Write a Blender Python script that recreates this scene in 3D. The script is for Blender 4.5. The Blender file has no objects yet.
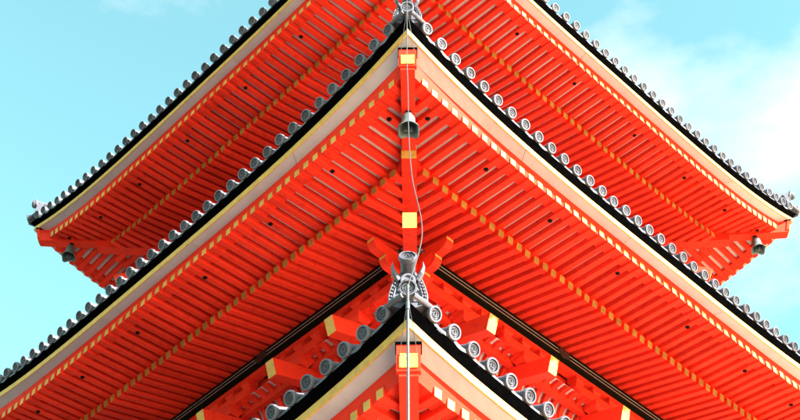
import bpy, bmesh, math, random
from mathutils import Vector, Matrix
random.seed(7)
sc = bpy.context.scene
COL = sc.collection
ZC = 1.6                                       # eye height above the ground

# ------------------------------------------------------------------ camera
cam_d = bpy.data.cameras.new('camera'); cam = bpy.data.objects.new('camera', cam_d); COL.objects.link(cam)
cam_d.sensor_width = 36.0; cam_d.lens = 36.0 * 1226.09 / 800.0; cam_d.clip_end = 5000
TH, YAW, ROLL = 0.83155, -0.01943, 0.0030
rt = Vector((math.cos(YAW), -math.sin(YAW), 0)); fh = Vector((math.sin(YAW), math.cos(YAW), 0)); zz = Vector((0, 0, 1))
fw = fh * math.cos(TH) + zz * math.sin(TH); up = -fh * math.sin(TH) + zz * math.cos(TH)
R_ = rt * math.cos(ROLL) + up * math.sin(ROLL); U_ = up * math.cos(ROLL) - rt * math.sin(ROLL)
m = Matrix((R_, U_, -fw)).transposed().to_4x4(); m.translation = (0.0871, -17.0797, ZC)
cam.matrix_world = m
sc.camera = cam

# ------------------------------------------------------------------ light
SUN_EL, SUN_AZ = math.radians(27.5), math.radians(54)        # azimuth: from -Y towards +X
sd = Vector((math.sin(SUN_AZ) * math.cos(SUN_EL), -math.cos(SUN_AZ) * math.cos(SUN_EL), math.sin(SUN_EL)))
sun_d = bpy.data.lights.new('sun', 'SUN'); sun = bpy.data.objects.new('sun', sun_d); COL.objects.link(sun)
sun_d.energy = 5.0; sun_d.angle = math.radians(0.53); sun_d.color = (1, 0.94, 0.84)
sun.rotation_euler = sd.to_track_quat('Z', 'Y').to_euler(); sun.location = (20, -20, 30)
w = bpy.data.worlds.new('World'); sc.world = w; w.use_nodes = True
wn = w.node_tree.nodes; wl = w.node_tree.links; wn.clear()
out = wn.new('ShaderNodeOutputWorld'); bg = wn.new('ShaderNodeBackground'); sky = wn.new('ShaderNodeTexSky')
sky.sky_type = 'NISHITA'; sky.sun_disc = False; sky.sun_elevation = SUN_EL; sky.sun_rotation = math.pi - SUN_AZ
sky.air_density = 1.0; sky.dust_density = 0.6; sky.ozone_density = 1.0
tc = wn.new('ShaderNodeTexCoord'); mp = wn.new('ShaderNodeMapping'); mp.inputs['Location'].default_value = (5.215, 5.0, 0.7)
mp.inputs['Scale'].default_value = (1.0, 1.0, 2.0)
nz = wn.new('ShaderNodeTexNoise'); nz.inputs['Scale'].default_value = 2.2; nz.inputs['Detail'].default_value = 9; nz.inputs['Roughness'].default_value = 0.55
cr = wn.new('ShaderNodeValToRGB'); cr.color_ramp.elements[0].position = 0.495; cr.color_ramp.elements[1].position = 0.67
mx = wn.new('ShaderNodeMix'); mx.data_type = 'RGBA'
mx.inputs['B'].default_value = (3.6, 3.6, 3.6, 1)
wl.new(tc.outputs['Generated'], mp.inputs['Vector']); wl.new(mp.outputs['Vector'], nz.inputs['Vector']); wl.new(nz.outputs['Fac'], cr.inputs['Fac'])
tint = wn.new('ShaderNodeMix'); tint.data_type = 'RGBA'; tint.blend_type = 'MULTIPLY'; tint.inputs['Factor'].default_value = 1.0
tint.inputs['B'].default_value = (1.22, 1.74, 1.16, 1); wl.new(sky.outputs['Color'], tint.inputs['A'])
wl.new(cr.outputs['Color'], mx.inputs['Factor']); wl.new(tint.outputs['Result'], mx.inputs['A'])
wl.new(mx.outputs['Result'], bg.inputs['Color']); bg.inputs['Strength'].default_value = 0.063; wl.new(bg.outputs['Background'], out.inputs['Surface'])
vs = sc.view_settings; vs.view_transform = 'Standard'; vs.look = 'None'; vs.gamma = 1.0; vs.exposure = 2.75; vs.use_curve_mapping = False

# ------------------------------------------------------------------ materials
def material(name, col, rough=0.6, metal=0.0, var=0.0, vscale=8.0, bump=0.0, bscale=40.0, col2=None, patch=0.0, spec=0.5):
    mt = bpy.data.materials.new(name); mt.use_nodes = True; n = mt.node_tree.nodes; l = mt.node_tree.links
    b = n['Principled BSDF']; b.inputs['Base Color'].default_value = (*col, 1); b.inputs['Roughness'].default_value = rough; b.inputs['Metallic'].default_value = metal
    b.inputs['Specular IOR Level'].default_value = spec
    geo = n.new('ShaderNodeNewGeometry')
    oi = n.new('ShaderNodeObjectInfo')
    if var > 0:
        t = n.new('ShaderNodeTexNoise'); t.inputs['Scale'].default_value = vscale; t.inputs['Detail'].default_value = 6; t.inputs['Roughness'].default_value = 0.65
        l.new(geo.outputs['Position'], t.inputs['Vector'])
        r = n.new('ShaderNodeValToRGB'); c2 = col2 or tuple(c * 0.6 for c in col)
        r.color_ramp.elements[0].position = 0.3; r.color_ramp.elements[0].color = (*c2, 1)
        r.color_ramp.elements[1].position = 0.3 + 0.4 * (1.2 - var); r.color_ramp.elements[1].color = (*col, 1)
        l.new(t.outputs['Fac'], r.inputs['Fac'])
        hv = n.new('ShaderNodeHueSaturation')
        mr = n.new('ShaderNodeMapRange'); mr.inputs['To Min'].default_value = 1 - patch; mr.inputs['To Max'].default_value = 1 + patch
        l.new(oi.outputs['Random'], mr.inputs['Value']); l.new(mr.outputs['Result'], hv.inputs['Value'])
        l.new(r.outputs['Color'], hv.inputs['Color']); l.new(hv.outputs['Color'], b.inputs['Base Color'])
    if bump > 0:
        t2 = n.new('ShaderNodeTexNoise'); t2.inputs['Scale'].default_value = bscale; t2.inputs['Detail'].default_value = 5
        l.new(geo.outputs['Position'], t2.inputs['Vector'])
        bp = n.new('ShaderNodeBump'); bp.inputs['Strength'].default_value = bump; bp.inputs['Distance'].default_value = 0.01
        l.new(t2.outputs['Fac'], bp.inputs['Height']); l.new(bp.outputs['Normal'], b.inputs['Normal'])
    return mt
RED = material('vermilion_paint', (0.77, 0.034, 0.014), 0.6, var=0.75, vscale=7, bump=0.3, col2=(0.60, 0.024, 0.011), patch=0.16, spec=0.08)
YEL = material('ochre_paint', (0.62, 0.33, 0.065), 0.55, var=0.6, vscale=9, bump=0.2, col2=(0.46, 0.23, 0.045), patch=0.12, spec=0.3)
OCH = material('shaded_ochre_paint', (0.36, 0.17, 0.035), 0.6, var=0.6, vscale=9, bump=0.2, col2=(0.25, 0.11, 0.022), patch=0.15, spec=0.2)  # ochre darkened to paint in the shade on the base rafter ends
WHT = material('white_chalk_paint', (0.46, 0.40, 0.425), 0.8, var=0.5, vscale=2.5, bump=0.2, col2=(0.40, 0.345, 0.37), patch=0.06, spec=0.2)
WSOF = material('limewashed_boards', (0.68, 0.61, 0.58), 0.85, var=0.5, vscale=5, bump=0.2, col2=(0.56, 0.49, 0.47), patch=0.05, spec=0.1)
TILE = material('fired_grey_tile', (0.088, 0.088, 0.114), 0.48, var=0.9, vscale=14, bump=0.4, bscale=60, col2=(0.043, 0.043, 0.057), patch=0.22, spec=0.4)
BLACK = material('black_paint', (0.0014, 0.0014, 0.0017), 0.95, var=0.5, vscale=12, bump=0.4, col2=(0.0006, 0.0006, 0.0007), spec=0.0)
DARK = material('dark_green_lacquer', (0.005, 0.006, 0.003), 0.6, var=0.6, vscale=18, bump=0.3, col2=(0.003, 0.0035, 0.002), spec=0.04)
LINE = material('faded_pale_line', (0.36, 0.27, 0.24), 0.7, var=0.8, vscale=30, col2=(0.16, 0.12, 0.09))
GILT = material('gilt_bronze', (0.72, 0.47, 0.10), 0.42, metal=0.55, var=0.8, vscale=30, bump=0.8, bscale=50, col2=(0.42, 0.27, 0.05))
ORN = material('dull_copper_fitting', (0.05, 0.03, 0.024), 0.5, metal=0.5, var=0.8, vscale=40, bump=0.8, bscale=60, col2=(0.01, 0.007, 0.006))
BRONZE = material('weathered_bronze', (0.10, 0.135, 0.14), 0.5, metal=0.35, var=0.9, vscale=18, bump=0.4, col2=(0.04, 0.05, 0.05))
IRON = material('black_iron', (0.003, 0.003, 0.003), 0.8, spec=0.1)
CABLE = material('white_cable_sheath', (0.055, 0.055, 0.06), 0.6, spec=0.2)
STEEL = material('galvanised_steel', (0.05, 0.055, 0.065), 0.5, metal=0.2, var=0.6, vscale=20, col2=(0.03, 0.034, 0.04))
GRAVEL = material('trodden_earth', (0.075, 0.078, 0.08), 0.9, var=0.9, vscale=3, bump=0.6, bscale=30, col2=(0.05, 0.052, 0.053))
STONE = material('granite', (0.40, 0.39, 0.37), 0.8, var=0.9, vscale=6, bump=0.5, col2=(0.28, 0.27, 0.26))

# ------------------------------------------------------------------ helpers
def link(o, parent=None):
    COL.objects.link(o)
    if parent is not None:
        o.parent = parent
    return o
def wloc(o):
    p = Vector(o.location)
    while o.parent is not None:
        o = o.parent; p += Vector(o.location)
    return p
def put(name, verts, faces, mats, mi=None, parent=None, rot=0.0, smooth=False, kind=None, label=None):
    """verts in a frame turned by rot degrees about the pagoda's axis -> one mesh object with its origin at its middle"""
    c, s = math.cos(math.radians(rot)), math.sin(math.radians(rot))
    wv = [Vector((x * c - y * s, x * s + y * c, z)) for x, y, z in verts]
    org = sum(wv, Vector()) / len(wv)
    me = bpy.data.meshes.new(name); me.from_pydata([tuple(p - org) for p in wv], [], faces)
    for mt in (mats if isinstance(mats, (list, tuple)) else [mats]): me.materials.append(mt)
    if mi: me.polygons.foreach_set('material_index', mi)
    if smooth: me.polygons.foreach_set('use_smooth', [True] * len(me.polygons))
    o = bpy.data.objects.new(name, me); link(o, parent)
    o.location = org - (wloc(parent) if parent is not None else Vector())
    if kind: o['kind'] = kind
    if label: o['label'] = label
    return o
class MB:
    def __init__(s): s.v, s.f, s.m = [], [], []
    def add(s, v, f, m=0):
        b = len(s.v); s.v += v; s.f += [tuple(i + b for i in q) for q in f]
        s.m += (m if isinstance(m, list) else [m] * len(f))
        return s
    def put(s, name, mats, parent=None, rot=0.0, **k): return put(name, s.v, s.f, mats, s.m, parent, rot, **k)
BOXF = [(0, 3, 2, 1), (4, 5, 6, 7), (0, 1, 5, 4), (1, 2, 6, 5), (2, 3, 7, 6), (3, 0, 4, 7)]
def box(x0, x1, y0, y1, z0, z1):
    return [(x0, y0, z0), (x1, y0, z0), (x1, y1, z0), (x0, y1, z0), (x0, y0, z1), (x1, y0, z1), (x1, y1, z1), (x0, y1, z1)], BOXF
def prism_x(prof, x0, x1):
    """profile [(y, z)] extruded along x; faces: sides then the two caps"""
    n = len(prof)
    v = [(x0, y, z) for y, z in prof] + [(x1, y, z) for y, z in prof]
    f = [(i, (i + 1) % n, n + (i + 1) % n, n + i) for i in range(n)] + [tuple(range(n - 1, -1, -1)), tuple(range(n, 2 * n))]
    return v, f
def prism_y(prof, y0, y1):
    n = len(prof)
    v = [(x, y0, z) for x, z in prof] + [(x, y1, z) for x, z in prof]
    f = [(i, (i + 1) % n, n + (i + 1) % n, n + i) for i in range(n)] + [tuple(range(n)), tuple(range(2 * n - 1, n - 1, -1))]
    return v, f
def lathe(prof, seg=20, axis='y', cen=(0, 0, 0)):
    """prof [(r, h)], open surface of revolution about an axis"""
    v, f = [], []
    for r, h in prof:
        for k in range(seg):
            a_ = 2 * math.pi * k / seg; p, q = r * math.cos(a_), r * math.sin(a_)
            v.append((cen[0] + p, cen[1] + h, cen[2] + q) if axis == 'y' else (cen[0] + p, cen[1] + q, cen[2] + h))
    n = len(prof)
    for i in range(n - 1):
        for k in range(seg):
            k2 = (k + 1) % seg
            q = (i * seg + k, (i + 1) * seg + k, (i + 1) * seg + k2, i * seg + k2)
            f.append(q if axis == 'y' else tuple(reversed(q)))
    return v, f
def tube(pts, r, seg=8):
    v, f = [], []; n = len(pts); P = [Vector(p) for p in pts]
    for i, p in enumerate(P):
        t = (P[min(i + 1, n - 1)] - P[max(i - 1, 0)]).normalized()
        a_ = t.cross(Vector((0.31, 0.87, 0.2))).normalized(); b_ = t.cross(a_)
        rr = r[i] if isinstance(r, list) else r
        for k in range(seg):
            g = 2 * math.pi * k / seg; q = p + a_ * rr * math.cos(g) + b_ * rr * math.sin(g); v.append(tuple(q))
    for i in range(n - 1):
        for k in range(seg):
            k2 = (k + 1) % seg; f.append((i * seg + k, i * seg + k2, (i + 1) * seg + k2, (i + 1) * seg + k))
    f.append(tuple(range(seg - 1, -1, -1))); f.append(tuple(range((n - 1) * seg, n * seg)))
    return v, f
def orient(v, f):
    """recalculate a closed piece's normals outward"""
    bm = bmesh.new(); bv = [bm.verts.new(p) for p in v]
    for q in f:
        try: bm.faces.new([bv[i] for i in q])
        except ValueError: pass
    bmesh.ops.recalc_face_normals(bm, faces=bm.faces[:])
    bm.verts.index_update()
    v2 = [tuple(x.co) for x in bm.verts]; f2 = [tuple(x.index for x in q.verts) for q in bm.faces]; bm.free()
    return v2, f2

# ------------------------------------------------------------------ setting
g = MB(); g.add([(-400, -400, 0), (400, -400, 0), (400, 400, 0), (-400, 400, 0)], [(0, 1, 2, 3)])
g = g.put('ground', GRAVEL); g['kind'] = 'structure'; g['label'] = 'dark trodden earth court around the pagoda'

HILL = material('blocker_hillside', (0.045, 0.065, 0.025), 0.95, var=0.9, vscale=0.2, bump=0.0, col2=(0.02, 0.032, 0.012))
hv, hf = [], []; NH = 72
for i in range(NH):
    g_ = 2 * math.pi * i / NH; h = 24 + 7 * math.sin(3 * g_ + 1) + 4 * math.sin(7 * g_ + 2) + 2 * math.sin(13 * g_)
    for r_, z_ in ((85, -0.5), (100, 0.45 * h), (125, 0.85 * h), (160, h), (230, 0.7 * h), (330, -0.5)):
        hv.append((r_ * math.cos(g_), r_ * math.sin(g_), z_))
for i in range(NH):
    i2 = (i + 1) % NH
    for j in range(5): hf.append((i * 6 + j, i2 * 6 + j, i2 * 6 + j + 1, i * 6 + j + 1))
hl = put('blocker_hills', hv, hf, HILL); hl['kind'] = 'structure'; hl['label'] = 'added ring of wooded slopes, out of view, blocking low sky light'  # added unseen ring that cuts horizon light under the eaves
BOUNCE = material('bounce_sand', (0.70, 0.47, 0.27), 0.9, var=0.9, vscale=3, bump=0.6, bscale=30, col2=(0.55, 0.36, 0.20))
g = MB(); g.add([(2.0, -70, 0.004), (75, -70, 0.004), (75, 45, 0.004), (4.5, 45, 0.004), (3.0, -9, 0.004)], [(0, 1, 2, 3, 4)])  # added unseen reflector sheet, outlined to brighten only the right-hand soffits
g = g.put('bounce_court', BOUNCE); g['kind'] = 'structure'; g['label'] = 'added sandy sheet, out of view, bouncing sun onto the right eaves'
pagoda = bpy.data.objects.new('pagoda', None); COL.objects.link(pagoda)
pagoda['label'] = 'vermilion wooden pagoda with grey tiled roofs stacked in tiers'; pagoda['category'] = 'pagoda'

# ------------------------------------------------------------------ roof tiers
PW = 3.5; RP = 0.187; S0 = 0.357
FACES = (45, -45, 135, -135)                    # right front, left front, right rear, left rear
class Tier: pass
def tier(H, D, c, n, otop, cf, cb, ob):
    t = Tier(); t.H = H + ZC; t.D = D; t.a = D / math.sqrt(2); t.c = c; t.n = n; t.otop = otop; t.cf, t.cb, t.ob = cf, cb, ob; return t
T1 = tier(7.731, 8.540, 0.50, 43, 3.55, 0.33, 0.22, 1.25)
T2 = tier(13.129, 8.160, 0.60, 41, 3.50, 0.36, 0.23, 1.25)
T3 = tier(17.957, 7.910, 0.63, 40, 5.45, 0.54, 0.45, 1.19)

def lift(t, u, o):
    au = abs(u); a_ = t.a
    L0 = t.c * min(au / a_, 1.02) ** PW
    if o <= 0.14: return L0
    L1 = t.cf * min(au / (a_ - 0.19), 1.03) ** 4.5
    if o <= 0.36: k = (o - 0.14) / 0.22; return L0 + (L1 - L0) * k
    L2 = t.cb * min(au / (a_ - 0.75), 1.06) ** 3.8
    if o <= 1.2: k = (o - 0.36) / 0.84; return L1 + (L2 - L1) * k
    return L2
def zfly(t, u, o):                               # underside of a flying rafter
    l0, l1 = lift(t, u, 0.36), lift(t, u, 1.2)
    return -0.470 + (o - 0.33) * 0.055 + l0 + (l1 - l0) * (o - 0.36) / 0.84
def zbase(t, u, o):                              # underside of a base rafter
    return -0.607 + (o - t.ob) * 0.302 / (2.40 - t.ob) + lift(t, u, 1.25) * max(0, 1 - (o - t.ob) / (2.40 - t.ob))
def zroof(t, u, o):
    return 0.40 * o + 0.050 * o * o + t.c * min(abs(u) / t.a, 1.0) ** PW
def sweep(t, prof, t0=-1.0, t1=1.0, n=40, k=1.0):
    """closed profile [(o, z)] carried along the eave, mitred at the hips, lifted with the eave curve"""
    v, f = [], []; m_ = len(prof)
    for i in range(n + 1):
        tau = t0 + (t1 - t0) * i / n
        for o, z in prof:
            u = tau * (t.a - o); v.append((u, o - t.a, t.H + z + k * lift(t, u, o)))
    for i in range(n):
        for j in range(m_):
            j2 = (j + 1) % m_; f.append((i * m_ + j, i * m_ + j2, (i + 1) * m_ + j2, (i + 1) * m_ + j))
    f.append(tuple(range(m_ - 1, -1, -1))); f.append(tuple(range(n * m_, (n + 1) * m_)))
    return orient(v, f)

# --- shared tile meshes
def tomoe_mesh():
    """round eave tile: rimmed disc with a three-comma swirl, then the barrel behind it"""
    b = MB()
    v, f = lathe([(0.0, 0.002), (0.043, 0.002), (0.046, -0.010), (0.052, -0.010), (0.055, 0.012), (0.063, 0.012), (0.065, -0.022), (0.080, -0.022), (0.084, -0.016), (0.083, 0.022), (0.070, 0.030), (0.066, 0.05), (0.066, 0.46), (0.0, 0.46)], 24, 'y')
    b.add(v, f)
    for q in range(3):                           # commas
        rail = []
        for i in range(9):
            s = i / 8; ang = q * 2.0944 + s * 2.5; r = 0.014 + 0.026 * s; wd = 0.0095 * (1 - 0.85 * s)
            rail.append((ang, r, wd))
        vv = []
        for ang, r, wd in rail:
            for rr, y in ((r - wd, 0.002), (r - wd * 0.6, -0.012), (r + wd * 0.6, -0.012), (r + wd, 0.002)):
                vv.append((rr * math.cos(ang), y, rr * math.sin(ang)))
        ff = []
        for i in range(8):
            for j in range(3): ff.append((i * 4 + j, i * 4 + j + 1, i * 4 + 5 + j, i * 4 + 4 + j))
        ff += [(0, 1, 2, 3), (35, 34, 33, 32)]
        v, f = orient(vv, ff); b.add(v, f)
    me = bpy.data.meshes.new('eave_tile'); me.from_pydata(b.v, [], b.f); me.materials.append(TILE)
    sm = [False] * len(me.polygons)
    for p in me.polygons: sm[p.index] = True
    me.polygons.foreach_set('use_smooth', sm)
    try: me.set_sharp_from_angle(angle=math.radians(35))
    except Exception: pass
    return me
TOMOE = tomoe_mesh()
def pan_mesh(wd):
    """eave pan tile: dished, with a hanging crescent lip"""
    n = 8; v = []; f = []
    sec = []
    for i in range(n + 1):
        s = i / n * 2 - 1; x = s * wd / 2; dz = -0.032 * (1 - s * s)
        sec.append((x, -0.035 + dz))
    for x, z in sec: v += [(x, 0.0, z), (x, 0.0, z - 0.026 - 0.014 * (1 - (2 * x / wd) ** 2)), (x, 0.028, z - 0.034), (x, 0.34, z - 0.026), (x, 0.34, z)]
    for i in range(n):
        for j in range(5):
            j2 = (j + 1) % 5; f.append((i * 5 + j, i * 5 + j2, i * 5 + 5 + j2, i * 5 + 5 + j))
    f += [(4, 3, 2, 1, 0), tuple(n * 5 + j for j in range(5))]
    v, f = orient(v, f)
    me = bpy.data.meshes.new('pan_tile'); me.from_pydata(v, [], f); me.materials.append(TILE); return me
SLOPE = math.radians(24)

def inst(name, me, parent, rot, u, y, z, rx=0.0, ry=0.0, rz=0.0, sc_=1.0):
    o = bpy.data.objects.new(name, me); link(o, parent)
    M = Matrix.Rotation(math.radians(rot), 4, 'Z') @ Matrix.Translation((u, y, z)) @ Matrix.Rotation(ry, 4, 'Y') @ Matrix.Rotation(rz, 4, 'Z') @ Matrix.Rotation(rx, 4, 'X') @ Matrix.Scale(sc_, 4)
    o.location = M.translation - wloc(parent); o.rotation_euler = M.to_euler(); o.scale = (sc_,) * 3
    return o

def in_view(tn, rot, u):
    """pieces the photograph shows are single parts; the others are joined"""
    s = u if rot in (45, 135) else -u            # + side: away from the near corner on the front faces
    if rot in (45, -45):
        return (tn == 3 and s > -2.9) or (tn == 2 and s < 3.75) or (tn == 1 and s < -2.6)
    return tn == 3 and s < -1.9

def rafter(t, u, o0, zb0, o1, zb1, wd, h):
    """square timber; outer end face is index 0"""
    a0, a1 = o0 - t.a, o1 - t.a
    sl = math.atan2(zb1 - zb0, o1 - o0); dx = -math.sin(sl) * h
    x0, x1 = u - wd / 2, u + wd / 2; b = 0.006
    pr = [(-1, 0), (1, 0), (1, 1), (-1, 1)]
    def ring(y, zb, off):
        r = []
        for x, z, yy in ((x0 + b, 0, 0), (x1 - b, 0, 0), (x1, b, 0), (x1, h, off), (x0, h, off), (x0, b, 0)): r.append((x, y + yy, t.H + zb + z))
        return r
    v = ring(a0, zb0, dx) + ring(a1, zb1, 0)
    f = [(0, 1, 2, 3, 4, 5)] + [(i, 6 + i, 6 + (i + 1) % 6, (i + 1) % 6) for i in range(6)] + [(11, 10, 9, 8, 7, 6)]
    return v, f, [1] + [0] * 7

def hip_point(t, q, x, z):                       # frame of a hip: -Y points outward along the diagonal
    return (x, -(t.D - q), t.H + z)
def hip_beam(t, parent, rot, name, pts, wd, mats, end=1, label=None):
    """pts: [(q, zbottom, ztop)] from the outer end inward"""
    v, f = [], []
    for q, zb, zt, in [(p[0], p[1], p[2]) for p in pts]:
        v += [hip_point(t, q, -wd / 2, zb), hip_point(t, q, wd / 2, zb), hip_point(t, q, wd / 2, zt), hip_point(t, q, -wd / 2, zt)]
    v[0] = hip_point(t, pts[0][0] + pts[0][3], -wd / 2, pts[0][1]); v[1] = hip_point(t, pts[0][0] + pts[0][3], wd / 2, pts[0][1])
    f = [(0, 1, 2, 3)]
    for i in range(len(pts) - 1):
        for j in range(4):
            j2 = (j + 1) % 4; f.append((i * 4 + j, i * 4 + 4 + j, i * 4 + 4 + j2, i * 4 + j2))
    n = 4 * (len(pts) - 1); f.append((n + 3, n + 2, n + 1, n))
    return put(name, v, f, mats, [end] + [0] * (len(f) - 1), parent, rot, label=label)

def build_roof(tn, t):
    a, H = t.a, t.H
    # tile field: pan surface with a barrel row above every disc
    b = MB(); os_ = [0.24 + (t.otop - 0.24) * i / 9 for i in range(10)]
    pitch = (2 * a - 2 * S0) / (t.n - 1); us = [-a + S0 + pitch * i for i in range(t.n)]
    for rot in FACES:
        c, s = math.cos(math.radians(rot)), math.sin(math.radians(rot))
        def W(u, o, z): y = o - a; return (u * c - y * s, u * s + y * c, H + z)
        v = []; f = []; NT = 40
        for o in os_:
            for i in range(NT + 1):
                u = (i / NT * 2 - 1) * (a - o); v.append(W(u, o, zroof(t, u, o) - 0.055))
        for i in range(9):
            for j in range(NT): q = i * (NT + 1) + j; f.append((q, q + 1, q + NT + 2, q + NT + 1))
        b.add(v, f)
        for u in us:
            oe = min(t.otop, a - abs(u)); 
            if oe < 0.45: continue
            v = []; f = []; n = 7
            for i in range(n):
                o = 0.3 + (oe - 0.3) * i / (n - 1)
                for k in range(7):
                    g_ = math.pi * k / 6; v.append(W(u + 0.066 * math.cos(g_), o, zroof(t, u, o) - 0.055 + 0.055 + 0.066 * math.sin(g_) - 0.02))
            for i in range(n - 1):
                for k in range(6): f.append((i * 7 + k, i * 7 + k + 1, i * 7 + 8 + k, i * 7 + 7 + k))
            b.add(v, [tuple(reversed(q)) for q in f])
    me = bpy.data.meshes.new('roof'); me.from_pydata(b.v, [], b.f); me.materials.append(TILE)
    roof = bpy.data.objects.new('roof', me); link(roof, pagoda)
    # eave tiles
    pan = pan_mesh(pitch - 0.004); rest = MB()
    for rot in FACES:
        for i, u in enumerate(us):
            if not in_view(tn, rot, u) and rot not in (45, -45) : continue
            sl = math.atan2(t.c * PW * (abs(u) / a) ** (PW - 1) / a, 1) * (1 if u > 0 else -1)
            jz, jr = random.uniform(-.006, .006), random.uniform(-.03, .03)
            inst('eave_tile', TOMOE, roof, rot, u, -a + random.uniform(-.008, .008), H + lift(t, u, 0) + jz, rx=SLOPE + jr, ry=0.0, rz=random.uniform(-.04, .04))
            if i < t.n - 1:
                um = u + pitch / 2; sl = math.atan(t.c * PW * (abs(um) / a) ** (PW - 1) / a) * (1 if um > 0 else -1)
                inst('pan_tile', pan, roof, rot, um, -a + 0.012 + random.uniform(-.006, .006), H + lift(t, um, 0), rx=SLOPE * 0.7 + random.uniform(-.02, .02), ry=-sl)
    for rot in FACES:
        # black tile batten
        v, f = sweep(t, [(0.035, -0.095), (0.125, -0.190), (0.30, -0.190), (0.30, -0.02), (0.05, -0.075)])
        put('tile_batten', v, f, BLACK, None, roof, rot)
        # ochre fascia
        v, f = sweep(t, [(0.112, -0.192), (0.117, -0.292), (0.136, -0.292), (0.136, -0.192)])
        put('fascia', v, f, YEL, None, roof, rot)
        # white eave boards, butted with open joints
        nb = 5; L = 2.0 / nb
        for i in range(nb):
            e0 = 0.0 if i == 0 else 0.0005; e1 = 0.0 if i == nb - 1 else 0.0005
            jo = random.uniform(-.002, .002)
            v, f = sweep(t, [(0.1365, -0.286 + jo), (0.295, -0.270 + jo), (0.40, -0.262 + jo), (0.40, -0.21), (0.1365, -0.21)], -1 + i * L + e0, -1 + (i + 1) * L - e1, 10)
            put('eave_board', v, f, WHT, None, roof, rot)
        # beam on the flying rafters, beam on the base rafters
        v, f = sweep(t, [(0.289, -0.276), (0.346, -0.441), (0.53, -0.420), (0.53, -0.252)])
        put('eave_beam', v, f, RED, None, roof, rot)
        v, f = sweep(t, [(t.ob + 0.04, -0.50), (t.ob + 0.04, -0.30), (t.ob + 0.15, -0.30), (t.ob + 0.15, -0.50)])
        put('rafter_beam', v, f, RED, None, roof, rot)
        # boarding above the rafters
        v, f = sweep(t, [(0.50, -0.353), (t.ob + 0.13, -0.306), (t.ob + 0.13, -0.290), (0.50, -0.337)])
        put('soffit_board', v, f, WSOF, None, roof, rot)
        v, f = base_soffit(t); put('soffit_board', v, f, WSOF, None, roof, rot)
        # rafters
        nr = int((a - 0.33) / RP); fly = MB(); bas = MB()
        for i in range(-nr, nr):
            u = (i + 0.5) * RP; au = abs(u)
            oh = a - au - 0.12
            if oh > 0.42:
                oe = min(1.60, oh); jj = random.uniform(-.003, .003)
                p = rafter(t, u + random.uniform(-.003, .003), 0.318 + random.uniform(-.006, .006), zfly(t, u, 0.32) + jj, oe, zfly(t, u, oe), 0.097, 0.110)
                if in_view(tn, rot, u): put('flying_rafter', p[0], p[1], [RED, YEL], p[2], roof, rot)
                else: fly.add(*p)
            if oh > t.ob + 0.08:
                oe = min(2.75, oh)
                p = rafter(t, u + random.uniform(-.003, .003), t.ob + random.uniform(-.005, .005), zbase(t, u, t.ob), oe, zbase(t, u, oe), 0.104, 0.112)
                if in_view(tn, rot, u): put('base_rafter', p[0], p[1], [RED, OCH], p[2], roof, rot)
                else: bas.add(*p)
        if fly.v: fly.put('flying_rafter', [RED, YEL], roof, rot, kind='stuff')
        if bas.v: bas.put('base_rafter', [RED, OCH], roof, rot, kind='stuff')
        # small black iron fittings under the flying rafters
        if rot in (45, -45) or tn == 3:
            for uu in (0.93, 2.42, 3.72, 4.72):
                for sg in (-1, 1):
                    u = (math.floor(sg * uu / RP) + 0.5) * RP
                    if not in_view(tn, rot, u): continue
                    oh = a - abs(u) - .12; o = min(0.64, oh - .1)
                    v, f = lathe([(0.0, -0.012), (0.026, -0.012), (0.034, 0.0), (0.034, 0.016)], 12, 'z', (u, o - a, H + zfly(t, u, o) - 0.006))
                    put('iron_fitting', v, f, IRON, None, roof, rot)
    # hips
    for rot in (0, 90, -90, 180):
        dc = t.c - 0.63
        r2 = math.sqrt(2); zf = lambda q: zfly(t, a - q / r2, q / r2) - 0.085
        zk = lambda q: zbase(t, a - q / r2, q / r2) - 0.02
        zend = zf(0.55)
        qb = t.ob * r2 - 0.12
        hip_beam(t, roof, rot, 'hip_beam', [(0.29, zend, zend + 0.30, 0.09), (0.95, zf(0.95), zend + 0.28), (qb + 0.15, zf(qb), zend + 0.26)], 0.185, [RED, RED])
        hip_beam(t, roof, rot, 'hip_beam', [(qb, zk(qb + 0.1), zf(qb) + 0.05, 0.03), (2.4, zk(2.4), zf(qb) + 0.1), (3.4, -0.305, 0.1), (3.7, -0.25, 0.1)], 0.205, [RED, YEL])
        t.zend = zend
        # boxed head of the hip with its dark cap and gilt plate
        b = MB(); q0 = 0.272
        zt = zend + 0.302
        vv = []
        for qq, z in ((q0 + 0.078, zt - 0.262), (q0, zt - 0.002)):
            vv += [hip_point(t, qq, -0.116, z), hip_point(t, qq, 0.116, z), hip_point(t, qq + 0.06, 0.116, z), hip_point(t, qq + 0.06, -0.116, z)]
        b.add(*orient(vv, BOXF))
        hd = b.put('hip_head', [RED], roof, rot)
        b = MB(); b.add(*box(-0.128, 0.128, -(t.D - q0 + 0.012), -(t.D - q0 - 0.15), H + zt, H + zt + 0.028)); b.put('hip_cap', [BLACK], roof, rot)
        # gilt plate: follows the raked end of the hip beam
        v = []
        for qq, z in ((q0 + 0.066, zt - 0.232), (q0 + 0.027, zt - 0.095)):
            for x in (-0.088, 0.088): v.append(hip_point(t, qq - 0.010, x, z))
            for x in (0.088, -0.088): v.append(hip_point(t, qq + 0.02, x, z))
        v, f = orient(v, BOXF); put('gilt_plate', v, f, GILT, None, roof, rot)
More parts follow.
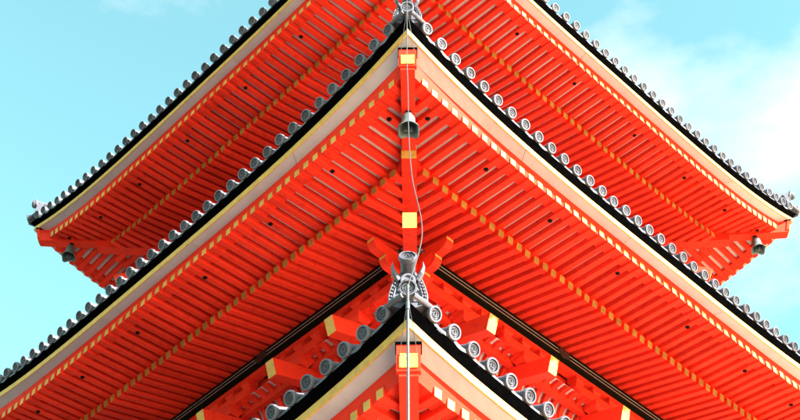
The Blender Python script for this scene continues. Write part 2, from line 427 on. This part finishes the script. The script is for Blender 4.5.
        # hip ridge, stacked flat tiles with a round cap
        if tn < 3 or rot != 180:
            b = MB()
            for lay in range(4):
                w_ = 0.13 - 0.012 * lay; vv = []; ff = []; n = 14
                for i in range(n + 1):
                    o = 0.30 + (t.otop - 0.30) * i / n; u = a - o; z = zroof(t, u, o) + 0.045 * lay - 0.02; q = o * math.sqrt(2)
                    vv += [hip_point(t, q, -w_, z), hip_point(t, q, w_, z), hip_point(t, q, w_, z + 0.036), hip_point(t, q, -w_, z + 0.036)]
                for i in range(n):
                    for j in range(4): j2 = (j + 1) % 4; ff.append((i * 4 + j, i * 4 + j2, i * 4 + 4 + j2, i * 4 + 4 + j))
                ff += [(3, 2, 1, 0), (n * 4, n * 4 + 1, n * 4 + 2, n * 4 + 3)]
                b.add(*orient(vv, ff))
            pts = []
            for i in range(15):
                o = 0.30 + (t.otop - 0.30) * i / 14; pts.append(hip_point(t, o * math.sqrt(2), 0, zroof(t, a - o, o) + 0.045 * 4 + 0.02))
            b.add(*tube(pts, 0.075, 10)); b.put('hip_ridge', [TILE], roof, rot)
            ornament(t, roof, rot)
    return roof

def base_soffit(t):
    v, f = [], []; n = 40
    for i in range(n + 1):
        tau = -1 + 2 * i / n
        for o in (t.ob + 0.11, 2.0, 2.75):
            for th in (0.0, 0.015):
                u = tau * (t.a - o); v.append((u, o - t.a, t.H + zbase(t, u, o) + 0.110 + th))
    for i in range(n):
        p = i * 6; q = p + 6
        for A, B in ((0, 2), (2, 4), (4, 5), (5, 3), (3, 1), (1, 0)): f.append((p + A, p + B, q + B, q + A))
    return orient(v, f)

def ornament(t, roof, rot):
    """ridge-end tile: arched plate with beaded border, horns, medallion; long round tile above, corner tile below"""
    c = t.c
    inst('corner_tile', TOMOE, roof, rot, 0, -(t.D + 0.01), t.H + c + 0.005, rx=math.radians(16), sc_=1.08)
    inst('projecting_ridge_tile', TOMOE, roof, rot, 0, -(t.D - 0.02), t.H + c + 0.46, rx=math.radians(-17), sc_=1.12)
    KX = 0.84; b = MB(); y0 = -(t.D - 0.17); z0 = t.H + c + 0.0
    prof = [(-0.16, 0.0), (-0.215, -0.03), (-0.235, 0.05), (-0.195, 0.20), (-0.16, 0.31), (-0.09, 0.40), (0, 0.43), (0.09, 0.40), (0.16, 0.31), (0.195, 0.20), (0.235, 0.05), (0.215, -0.03), (0.16, 0.0)]
    v, f = prism_y([(x, z0 + z) for x, z in prof], y0, y0 + 0.07); b.add(*orient(v, f))
    b.add(*orient(*prism_y([(-0.24, z0 - 0.03), (-0.05, z0 - 0.10), (0.05, z0 - 0.10), (0.24, z0 - 0.03), (0.2, z0 + 0.06), (-0.2, z0 + 0.06)], y0 + 0.01, y0 + 0.25)))
    # border strips beside the beads
    for sg in (-1, 1):
        for k, off in ((0, 0.0), (1, 0.052)):
            pts = [(sg * (x - off), y0 - 0.012, z0 + z) for x, z in ((0.215, -0.02), (0.222, 0.06), (0.195, 0.18), (0.155, 0.29))]
            b.add(*tube(pts, 0.011, 6))
        # horn
        pts = [(sg * 0.11, y0 - 0.02, z0 + 0.26), (sg * 0.16, y0 - 0.06, z0 + 0.32), (sg * 0.185, y0 - 0.075, z0 + 0.39), (sg * 0.18, y0 - 0.08, z0 + 0.46)]
        b.add(*tube(pts, [0.036, 0.032, 0.02, 0.004], 8))
        # cheek scroll
        pts = [(sg * (0.07 + 0.045 * math.cos(k * .9)), y0 - 0.015 - .004 * k, z0 + 0.12 + 0.045 * math.sin(k * .9)) for k in range(7)]
        b.add(*tube(pts, 0.016, 6))
    # medallion
    v, f = lathe([(0.0, -0.045), (0.055, -0.045), (0.06, -0.062), (0.085, -0.062), (0.092, -0.05), (0.092, 0.0)], 20, 'y', (0, y0, z0 + 0.24)); b.add(v, f)
    b.v = [(x * KX, y, z) for x, y, z in b.v]; b.put('ridge_end_tile', [TILE], roof, rot)
    for sg in (-1, 1):
        d = MB()
        for x, z in [(0.192, 0.0), (0.197, 0.045), (0.192, 0.09), (0.182, 0.135), (0.168, 0.18), (0.154, 0.225), (0.138, 0.268)]:
            v, f = lathe([(0.0, -0.034), (0.012, -0.03), (0.017, -0.016), (0.017, 0.0)], 8, 'y', (sg * x, y0, z0 + z)); d.add(v, f)
        d.v = [(x * KX, y, z) for x, y, z in d.v]; d.put('bead_row', [TILE], roof, rot, kind='stuff')
        d = MB(); v, f = prism_y([(sg * x, z0 + z) for x, z in ((0.172, -0.02), (0.212, -0.02), (0.215, 0.06), (0.186, 0.18), (0.15, 0.29), (0.112, 0.28), (0.145, 0.17), (0.17, 0.06))], y0 - 0.006, y0 + 0.01)
        v, f = orient([(x * KX, y, z) for x, y, z in v], f); d.add(v, f); d.put('bead_ground', [BLACK], roof, rot)
        # sill tiles spreading from the corner onto both eaves
        pts = [(sg * 0.05, -(t.D + 0.0), z0 - 0.075), (sg * 0.14, -(t.D - 0.11), z0 - 0.055), (sg * 0.24, -(t.D - 0.23), z0 - 0.05)]
        b2 = MB(); b2.add(*tube(pts, 0.028, 8)); b2.put('corner_pan_tile', [TILE], roof, rot)

# ------------------------------------------------------------------ storeys: walls, brackets, purlins
def bracket_arm(u, y, L, z0, z1, wd, ends=0):
    """boat-shaped arm along the face"""
    h = z1 - z0
    pr = [(-L, z1), (-L, z0 + 0.55 * h), (-L + 0.05, z0 + 0.25 * h), (-L + 0.13, z0), (L - 0.13, z0), (L - 0.05, z0 + 0.25 * h), (L, z0 + 0.55 * h), (L, z1)]
    v, f = prism_y([(u + x, z) for x, z in pr], y - wd / 2, y + wd / 2); return orient(v, f)
def block(u, y, z0, z1, wd, dp=None):
    """bearing block: dished foot, square head"""
    dp = dp or wd; h = z1 - z0; v = []
    for k, s in ((0, 0.66), (0.25, 0.78), (0.45, 1.0), (1.0, 1.0)):
        for sx, sy in ((-1, -1), (1, -1), (1, 1), (-1, 1)): v.append((u + sx * wd / 2 * s, y + sy * dp / 2 * s, z0 + k * h))
    f = [(3, 2, 1, 0), (12, 13, 14, 15)]
    for i in range(3):
        for j in range(4): j2 = (j + 1) % 4; f.append((i * 4 + j, i * 4 + j2, i * 4 + 4 + j2, i * 4 + 4 + j))
    return v, f

def build_storey(tn, t, zfloor):
    a, H = t.a, t.H; hw = a - 3.63
    b = MB(); b.add(*box(-hw, hw, -hw, hw, zfloor, H - 0.2)); 
    body = b.put('storey', [WHT], pagoda, 45)
    pos = [-hw, -hw * 0.39, hw * 0.39, hw]
    for rot in FACES:
        front = rot in (45, -45)
        if not front and tn != 3: continue
        # columns and rails on the wall
        for u in (pos if rot == 45 else pos[:-1]):
            v, f = lathe([(0.0, zfloor), (0.17, zfloor), (0.17, H - 1.9), (0.0, H - 1.9)], 16, 'z', (u, -hw, 0)); put('column', v, f, RED, None, body, rot, smooth=False)
        for z0 in (H - 2.05, H - 1.72):
            b = MB(); b.add(*box(-hw - 0.3, hw + 0.3, -hw - 0.09, -hw + 0.02, z0, z0 + 0.2)); b.put('tie_beam', [RED], body, rot)
        # purlin
        L = a - 2.40
        b = MB(); y0 = 2.40 - a
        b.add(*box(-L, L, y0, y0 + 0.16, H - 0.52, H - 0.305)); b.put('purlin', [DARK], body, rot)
        for z in (-0.458, -0.385):
            b = MB(); b.add(*box(-L + 0.25, L - 0.25, y0 - 0.003, y0 + 0.01, H + z, H + z + 0.013)); b.put('painted_line', [LINE], body, rot)
        # chased metal fittings: corner sleeve and mid straps
        for sg in (-1, 1):
            b = MB(); b.add(*box(sg * L - 0.02 if sg < 0 else L - 0.40, -L + 0.40 if sg < 0 else L + 0.02, y0 - 0.008, y0 + 0.1, H - 0.527, H - 0.300))
            fo = b.put('metal_sleeve', [ORN], body, rot)
            r = MB()
            for q in range(26):
                x = sg * (L - 0.05 - 0.36 * random.random()); z = H - 0.50 + 0.18 * random.random(); ph = random.random() * 6.28
                pts = [(x + 0.028 * math.cos(ph + k * .8) * (1 - k / 9), y0 - 0.011, z + 0.02 * math.sin(ph + k * .8) * (1 - k / 9)) for k in range(6)]
                r.add(*tube(pts, 0.0045, 5))
            r.put('chased_scroll', [LINE], body, rot, kind='stuff')
        for u in (0.0,) :
            v = []; n = 10
            pr = [(u + 0.15 * math.cos(2 * math.pi * k / n) * (1.15 if k % 2 else .8), H - 0.413 + 0.10 * math.sin(2 * math.pi * k / n) * (1.1 if k % 2 else .85)) for k in range(n)]
            v, f = prism_y(pr, y0 - 0.014, y0 + 0.02); v, f = orient(v, f); put('metal_strap', v, f, ORN, None, body, rot)
        # support board, arms and blocks below the purlin
        yb = y0 + 0.15
        b = MB(); b.add(*box(-L - 0.02, L + 0.02, yb - 0.075, yb + 0.075, H - 0.60, H - 0.522)); b.put('purlin_board', [RED], body, rot)
        # beam behind the blocks closes the bracket row
        y2 = 2.98 - a; y3 = 3.32 - a
        for u in pos:
            corner = abs(u) > hw - 0.01; sg = 1 if u > 0 else -1
            # upper arm with its blocks
            if corner:
                e = L - 0.13
                pr = [(-0.50, -0.73), (-0.50, -0.81), (-0.45, -0.86), (-0.37, -0.90), (e - hw + 0.40, -0.90), (e - hw + 0.45, -0.84), (e - hw + 0.47, -0.73)]
                v, f = prism_y([(u + sg * x, H + z) for x, z in pr], yb - 0.07, yb + 0.07); v, f = orient(v, f); put('bracket_arm', v, f, RED, None, body, rot)
                spots = [u - sg * 0.40, u, u + sg * 0.40, u + sg * 0.80]
            else:
                v, f = bracket_arm(u, yb, 0.50, H - 0.90, H - 0.73, 0.14); put('bracket_arm', v, f, RED, None, body, rot)
                spots = [u - 0.40, u, u + 0.40]
            for x in spots:
                v, f = block(x, yb, H - 0.74, H - 0.60, 0.20); put('bearing_block', v, f, RED, None, body, rot)
            v, f = block(u, yb, H - 1.06, H - 0.895, 0.25); put('bearing_block', v, f, RED, None, body, rot)
            # tail rafter with its ochre end
            o0, zc0, sl = 2.00, -1.39, 0.30; hh, wd = 0.128, 0.085
            yo = o0 - a; yi = 3.75 - a; n0 = Vector((0, sl, -1)).normalized()
            v = []
            for y, zc, k in ((yo, zc0, 1), (yi, zc0 + sl * (yi - yo), 0)):
                for x, s in ((-wd, -1), (wd, -1), (wd, 1), (-wd, 1)):
                    v.append((u + x, y + (0.045 * s * -1 if k else 0), H + zc + hh * s))
            f = [(0, 1, 2, 3), (7, 6, 5, 4), (0, 4, 5, 1), (1, 5, 6, 2), (2, 6, 7, 3), (3, 7, 4, 0)]
            put('tail_rafter', v, f, [RED, YEL], [1, 0, 0, 0, 0, 0], body, rot)
            # second and first steps: arms, blocks and the bracket stalk running out from the wall
            v, f = bracket_arm(u, y2, 0.48, H - 1.56, H - 1.40, 0.14); put('bracket_arm', v, f, RED, None, body, rot)
            for x in (u - 0.38, u, u + 0.38):
                v, f = block(x, y2, H - 1.40, H - 1.27, 0.19); put('bearing_block', v, f, RED, None, body, rot)
            v, f = block(u, y2, H - 1.70, H - 1.56, 0.24); put('bearing_block', v, f, RED, None, body, rot)
            v, f = bracket_arm(u, y3, 0.44, H - 1.92, H - 1.76, 0.14); put('bracket_arm', v, f, RED, None, body, rot)
            for x in (u - 0.35, u, u + 0.35):
                v, f = block(x, y3, H - 1.76, H - 1.64, 0.19); put('bearing_block', v, f, RED, None, body, rot)
            pr = [(y2 - 0.28, H - 1.71), (y2 - 0.28, H - 1.79), (y2 - 0.2, H - 1.86), (-hw, H - 1.86), (-hw, H - 1.71)]
            v, f = prism_x(pr, u - 0.07, u + 0.07); v, f = orient(v, f); put('bracket_stalk', v, f, RED, None, body, rot)
        # continuous beams at each step
        for y, z in ((y2, -1.27), (y3, -1.64)):
            b = MB(); e = -y + 0.25; b.add(*box(-e, e, y - 0.06, y + 0.06, H + z, H + z + 0.13)); b.put('bracket_beam', [RED], body, rot)
        b = MB(); e = -yb; b.add(*box(-e, e, yb + 0.14, yb + 0.22, H - 1.05, H - 0.55)); b.put('backing_beam', [RED], body, rot)
        # curved ribs with white boarding between
        ctrl = [(2.96, -1.15), (2.90, -1.02), (2.80, -0.93), (2.66, -0.88), (2.55, -0.87)]
        v = []; f = []
        for o, z in ctrl: v += [(-hw - .45, o - a, H + z + .02), (hw + .45, o - a, H + z + .02)]
        for i in range(len(ctrl) - 1): f.append((2 * i, 2 * i + 1, 2 * i + 3, 2 * i + 2))
        put('rib_board', v, f, WSOF, None, body, rot)
        nrb = int((hw + .45) / 0.19)
        for i in range(-nrb, nrb + 1):
            u = i * 0.19; v = []; f = []
            for o, z in ctrl:
                for x, s in ((-0.042, -1), (0.042, -1), (0.042, 1), (-0.042, 1)):
                    v.append((u + x, o - a - (0.05 if s < 0 else -0.02), H + z - (0.05 if s < 0 else -0.025)))
            for k in range(len(ctrl) - 1):
                for j in range(4): j2 = (j + 1) % 4; f.append((k * 4 + j, k * 4 + j2, k * 4 + 4 + j2, k * 4 + 4 + j))
            n = 4 * (len(ctrl) - 1); f += [(3, 2, 1, 0), (n, n + 1, n + 2, n + 3)]
            v, f = orient(v, f); put('curved_rib', v, f, RED, None, body, rot)
        # carved corner noses: stepped arms running on past the corner
        for sg in (-1, 1):
            e0 = L - 0.05
            st = [(0.0, -1.13)]; mk = []
            for k in range(3):                   # three quarter-round steps
                x0, z0 = 0.10 + 0.235 * k, -1.13 + 0.175 * k
                for g_ in range(6):
                    w_ = math.pi / 2 * g_ / 5; st.append((x0 + 0.125 * math.sin(w_), z0 + 0.125 * (1 - math.cos(w_))))
                mk.append(len(st) - 1); st.append((x0 + 0.125, z0 + 0.17))
            st += [(0.695, -0.60), (0.0, -0.60)]
            v, f = prism_y([(sg * (e0 + x), H + z) for x, z in st], yb - 0.065, yb + 0.065)
            n = len(st); mi = [0] * (n + 2)
            for k in mk: mi[k] = 1
            put('corner_nose', v, [tuple(q) for q in f], [RED, YEL], mi, body, rot)
    for rot in (0, 90, -90):
        if rot and tn != 3: continue
        # corner tail rafter on the diagonal
        v = []
        for q, zc, k in ((2.12, -1.22, 1), (4.6, -0.50, 0)):
            for x, s in ((-0.095, -1), (0.095, -1), (0.095, 1), (-0.095, 1)): v.append(hip_point(t, q - (0.045 * s * -1 if not k else -0.04 * -s), x, zc + 0.105 * s))
        f = [(0, 1, 2, 3), (7, 6, 5, 4), (0, 4, 5, 1), (1, 5, 6, 2), (2, 6, 7, 3), (3, 7, 4, 0)]
        put('tail_rafter', v, f, [RED, YEL], [1, 0, 0, 0, 0, 0], body, rot)
    return body

build_storey(1, T1, 1.0); build_storey(2, T2, T1.H + 1.2); build_storey(3, T3, T2.H + 1.2)
for i_, t_ in ((1, T1), (2, T2), (3, T3)): build_roof(i_, t_)
b = MB(); b.add(*box(-4.6, 4.6, -4.6, 4.6, 0, 1.0)); b.put('stone_platform', [STONE], pagoda, 45)

# ------------------------------------------------------------------ wind bells
def bell(t, rot, label):
    r = math.radians(rot); q = 1.04; d = t.D - q; zt = t.H + zfly(t, t.a - q / 1.4142, q / 1.4142) - 0.085
    loc = Vector((d * math.sin(r), -d * math.cos(r), zt - 0.50))
    e = bpy.data.objects.new('wind_bell', None); COL.objects.link(e); e.location = loc; e.rotation_euler = (0, 0, r)
    e['label'] = label; e['category'] = 'bell'; e['group'] = 'wind bells under the roof corners'
    def part(name, v, f, mt, sm=False):
        me = bpy.data.meshes.new(name); me.from_pydata(v, [], f); me.materials.append(mt)
        if sm: me.polygons.foreach_set('use_smooth', [True] * len(f))
        o = bpy.data.objects.new(name, me); o.parent = e; COL.objects.link(o); return o
    seg = 32; prof = [(0.02, 0.445), (0.055, 0.44), (0.078, 0.42), (0.088, 0.385), (0.091, 0.30), (0.094, 0.285), (0.094, 0.275), (0.098, 0.24), (0.110, 0.20), (0.132, 0.165), (0.150, 0.15)]
    v = []; f = []
    for shell in (0, 1):
        for i, (rr, h) in enumerate(prof):
            for k in range(seg):
                g_ = 2 * math.pi * k / seg; lob = abs(math.cos(2 * g_)) ** 2.5; s = max(0, (0.26 - h) / 0.11)
                R = (rr + s * 0.030 * (lob - 0.45)) - shell * 0.007; z = h - s * 0.045 * (lob - 0.3) - shell * 0.004
                v.append((R * math.cos(g_ + .785), R * math.sin(g_ + .785), z))
    n = len(prof)
    for i in range(n - 1):
        for k in range(seg):
            k2 = (k + 1) % seg; f.append((i * seg + k, (i + 1) * seg + k, (i + 1) * seg + k2, i * seg + k2))
            o_ = n * seg; f.append((o_ + i * seg + k2, o_ + (i + 1) * seg + k2, o_ + (i + 1) * seg + k, o_ + i * seg + k))
    for k in range(seg):
        k2 = (k + 1) % seg; f.append(((n - 1) * seg + k, (2 * n - 1) * seg + k, (2 * n - 1) * seg + k2, (n - 1) * seg + k2))
    part('bell_body', v, f, BRONZE, True)
    v, f = tube([(0, 0, 0.50), (0.0, 0.0, 0.475), (0.022, 0, 0.46), (0.0, 0.0, 0.438)], 0.011, 8); part('hook', v, f, IRON)
    v, f = lathe([(0.0, 0.512), (0.045, 0.512), (0.045, 0.488), (0.0, 0.488)], 14, 'z'); part('hook_plate', v, f, IRON)
    v, f = tube([(0, 0, 0.43), (0, 0, 0.13)], 0.007, 6); part('clapper_rod', v, f, IRON)
    b = MB(); b.add(*box(-0.055, 0.055, -0.006, 0.006, 0.12, 0.19)); b.add(*box(-0.006, 0.006, -0.055, 0.055, 0.12, 0.19)); part('clapper', b.v, b.f, BRONZE)
    return e
bell(T2, 0, 'weathered bronze wind bell hanging behind the slack grey cable')
bell(T3, -90, 'shaded bronze wind bell under the upper roof corner against clear sky')
bell(T3, 90, 'sunlit bronze wind bell under the upper roof corner beside the white cloud')

# ------------------------------------------------------------------ lightning conductor
def smooth_pts(P, n=10):
    P = [Vector(p) for p in P]; r = []
    for i in range(len(P) - 1):
        p0, p1, p2, p3 = P[max(i - 1, 0)], P[i], P[i + 1], P[min(i + 2, len(P) - 1)]
        for k in range(n):
            s = k / n; r.append(0.5 * ((2 * p1) + (p2 - p0) * s + (2 * p0 - 5 * p1 + 4 * p2 - p3) * s * s + (3 * p1 - p0 - 3 * p2 + p3) * s ** 3))
    r.append(P[-1]); return r
y3, y2, y1 = -(T3.D + 0.12), -(T2.D + 0.14), -(T1.D + 0.14)
z3, z2, z1 = T3.H + T3.c, T2.H + T2.c, T1.H + T1.c
b = MB(); b.add(*tube(smooth_pts([(0, y3, z3 - 0.05), (0.01, y3 - .0, z3 - 2.0), (0.0, y2, z2 + 0.5), (-0.002, -8.31, 14.466), (-0.003, -8.344, 13.902), (0.008, -8.377, 13.248), (0.012, -8.41, 12.542), (0.027, -8.443, 11.97), (0.053, -8.477, 11.512), (0.098, -8.51, 11.154), (0.137, -8.543, 10.839), (0.144, -8.577, 10.551), (0.111, -8.61, 10.273), (0.061, -8.643, 10.017), (0.007, -8.677, 9.756), (-0.003, -8.71, 9.528)], 10), 0.006, 8))
cb = b.put('cable', [CABLE]); cb['label'] = 'thin pale grey cable hanging slack between the roof corners'; cb['category'] = 'cable'
pp = bpy.data.objects.new('conductor_pipe', None); COL.objects.link(pp); pp.location = (0.0, y1 - 0.02, 0.0)
pp['label'] = 'grey metal pipe standing up to the lowest roof corner'; pp['category'] = 'pipe'
b = MB(); b.add(*tube([(0.0, y1 - .02, 0.0), (0.0, y1 - .02, z1 - 0.45), (0.0, y1 - .02, z1 - 0.10)], [0.014, 0.014, 0.014], 10)); b.put('pipe', [STEEL], pp)
b = MB(); b.add(*tube([(0, y1 - .02, z1 - 0.42), (0, y1 - .02, z1 - 0.32)], 0.021, 10)); b.put('coupling', [STEEL], pp)
for t_, yy, zt in ((T2, y2, z2), (T1, y1, z1)):
    b = MB()
    for sg in (-1, 1):
        b.add(*tube([(0, yy - .01, zt - 0.27), (sg * 0.05, yy + 0.20, zt - 0.47), (sg * 0.085, yy + 0.36, zt - 0.66)], 0.004, 6))
    st = b.put('stay_wire', [STEEL]); st['category'] = 'wire'
    st['label'] = 'forked stay wire at the gilt corner plate of the %s roof' % ('middle' if t_ is T2 else 'lowest')
    st['group'] = 'stay wires'
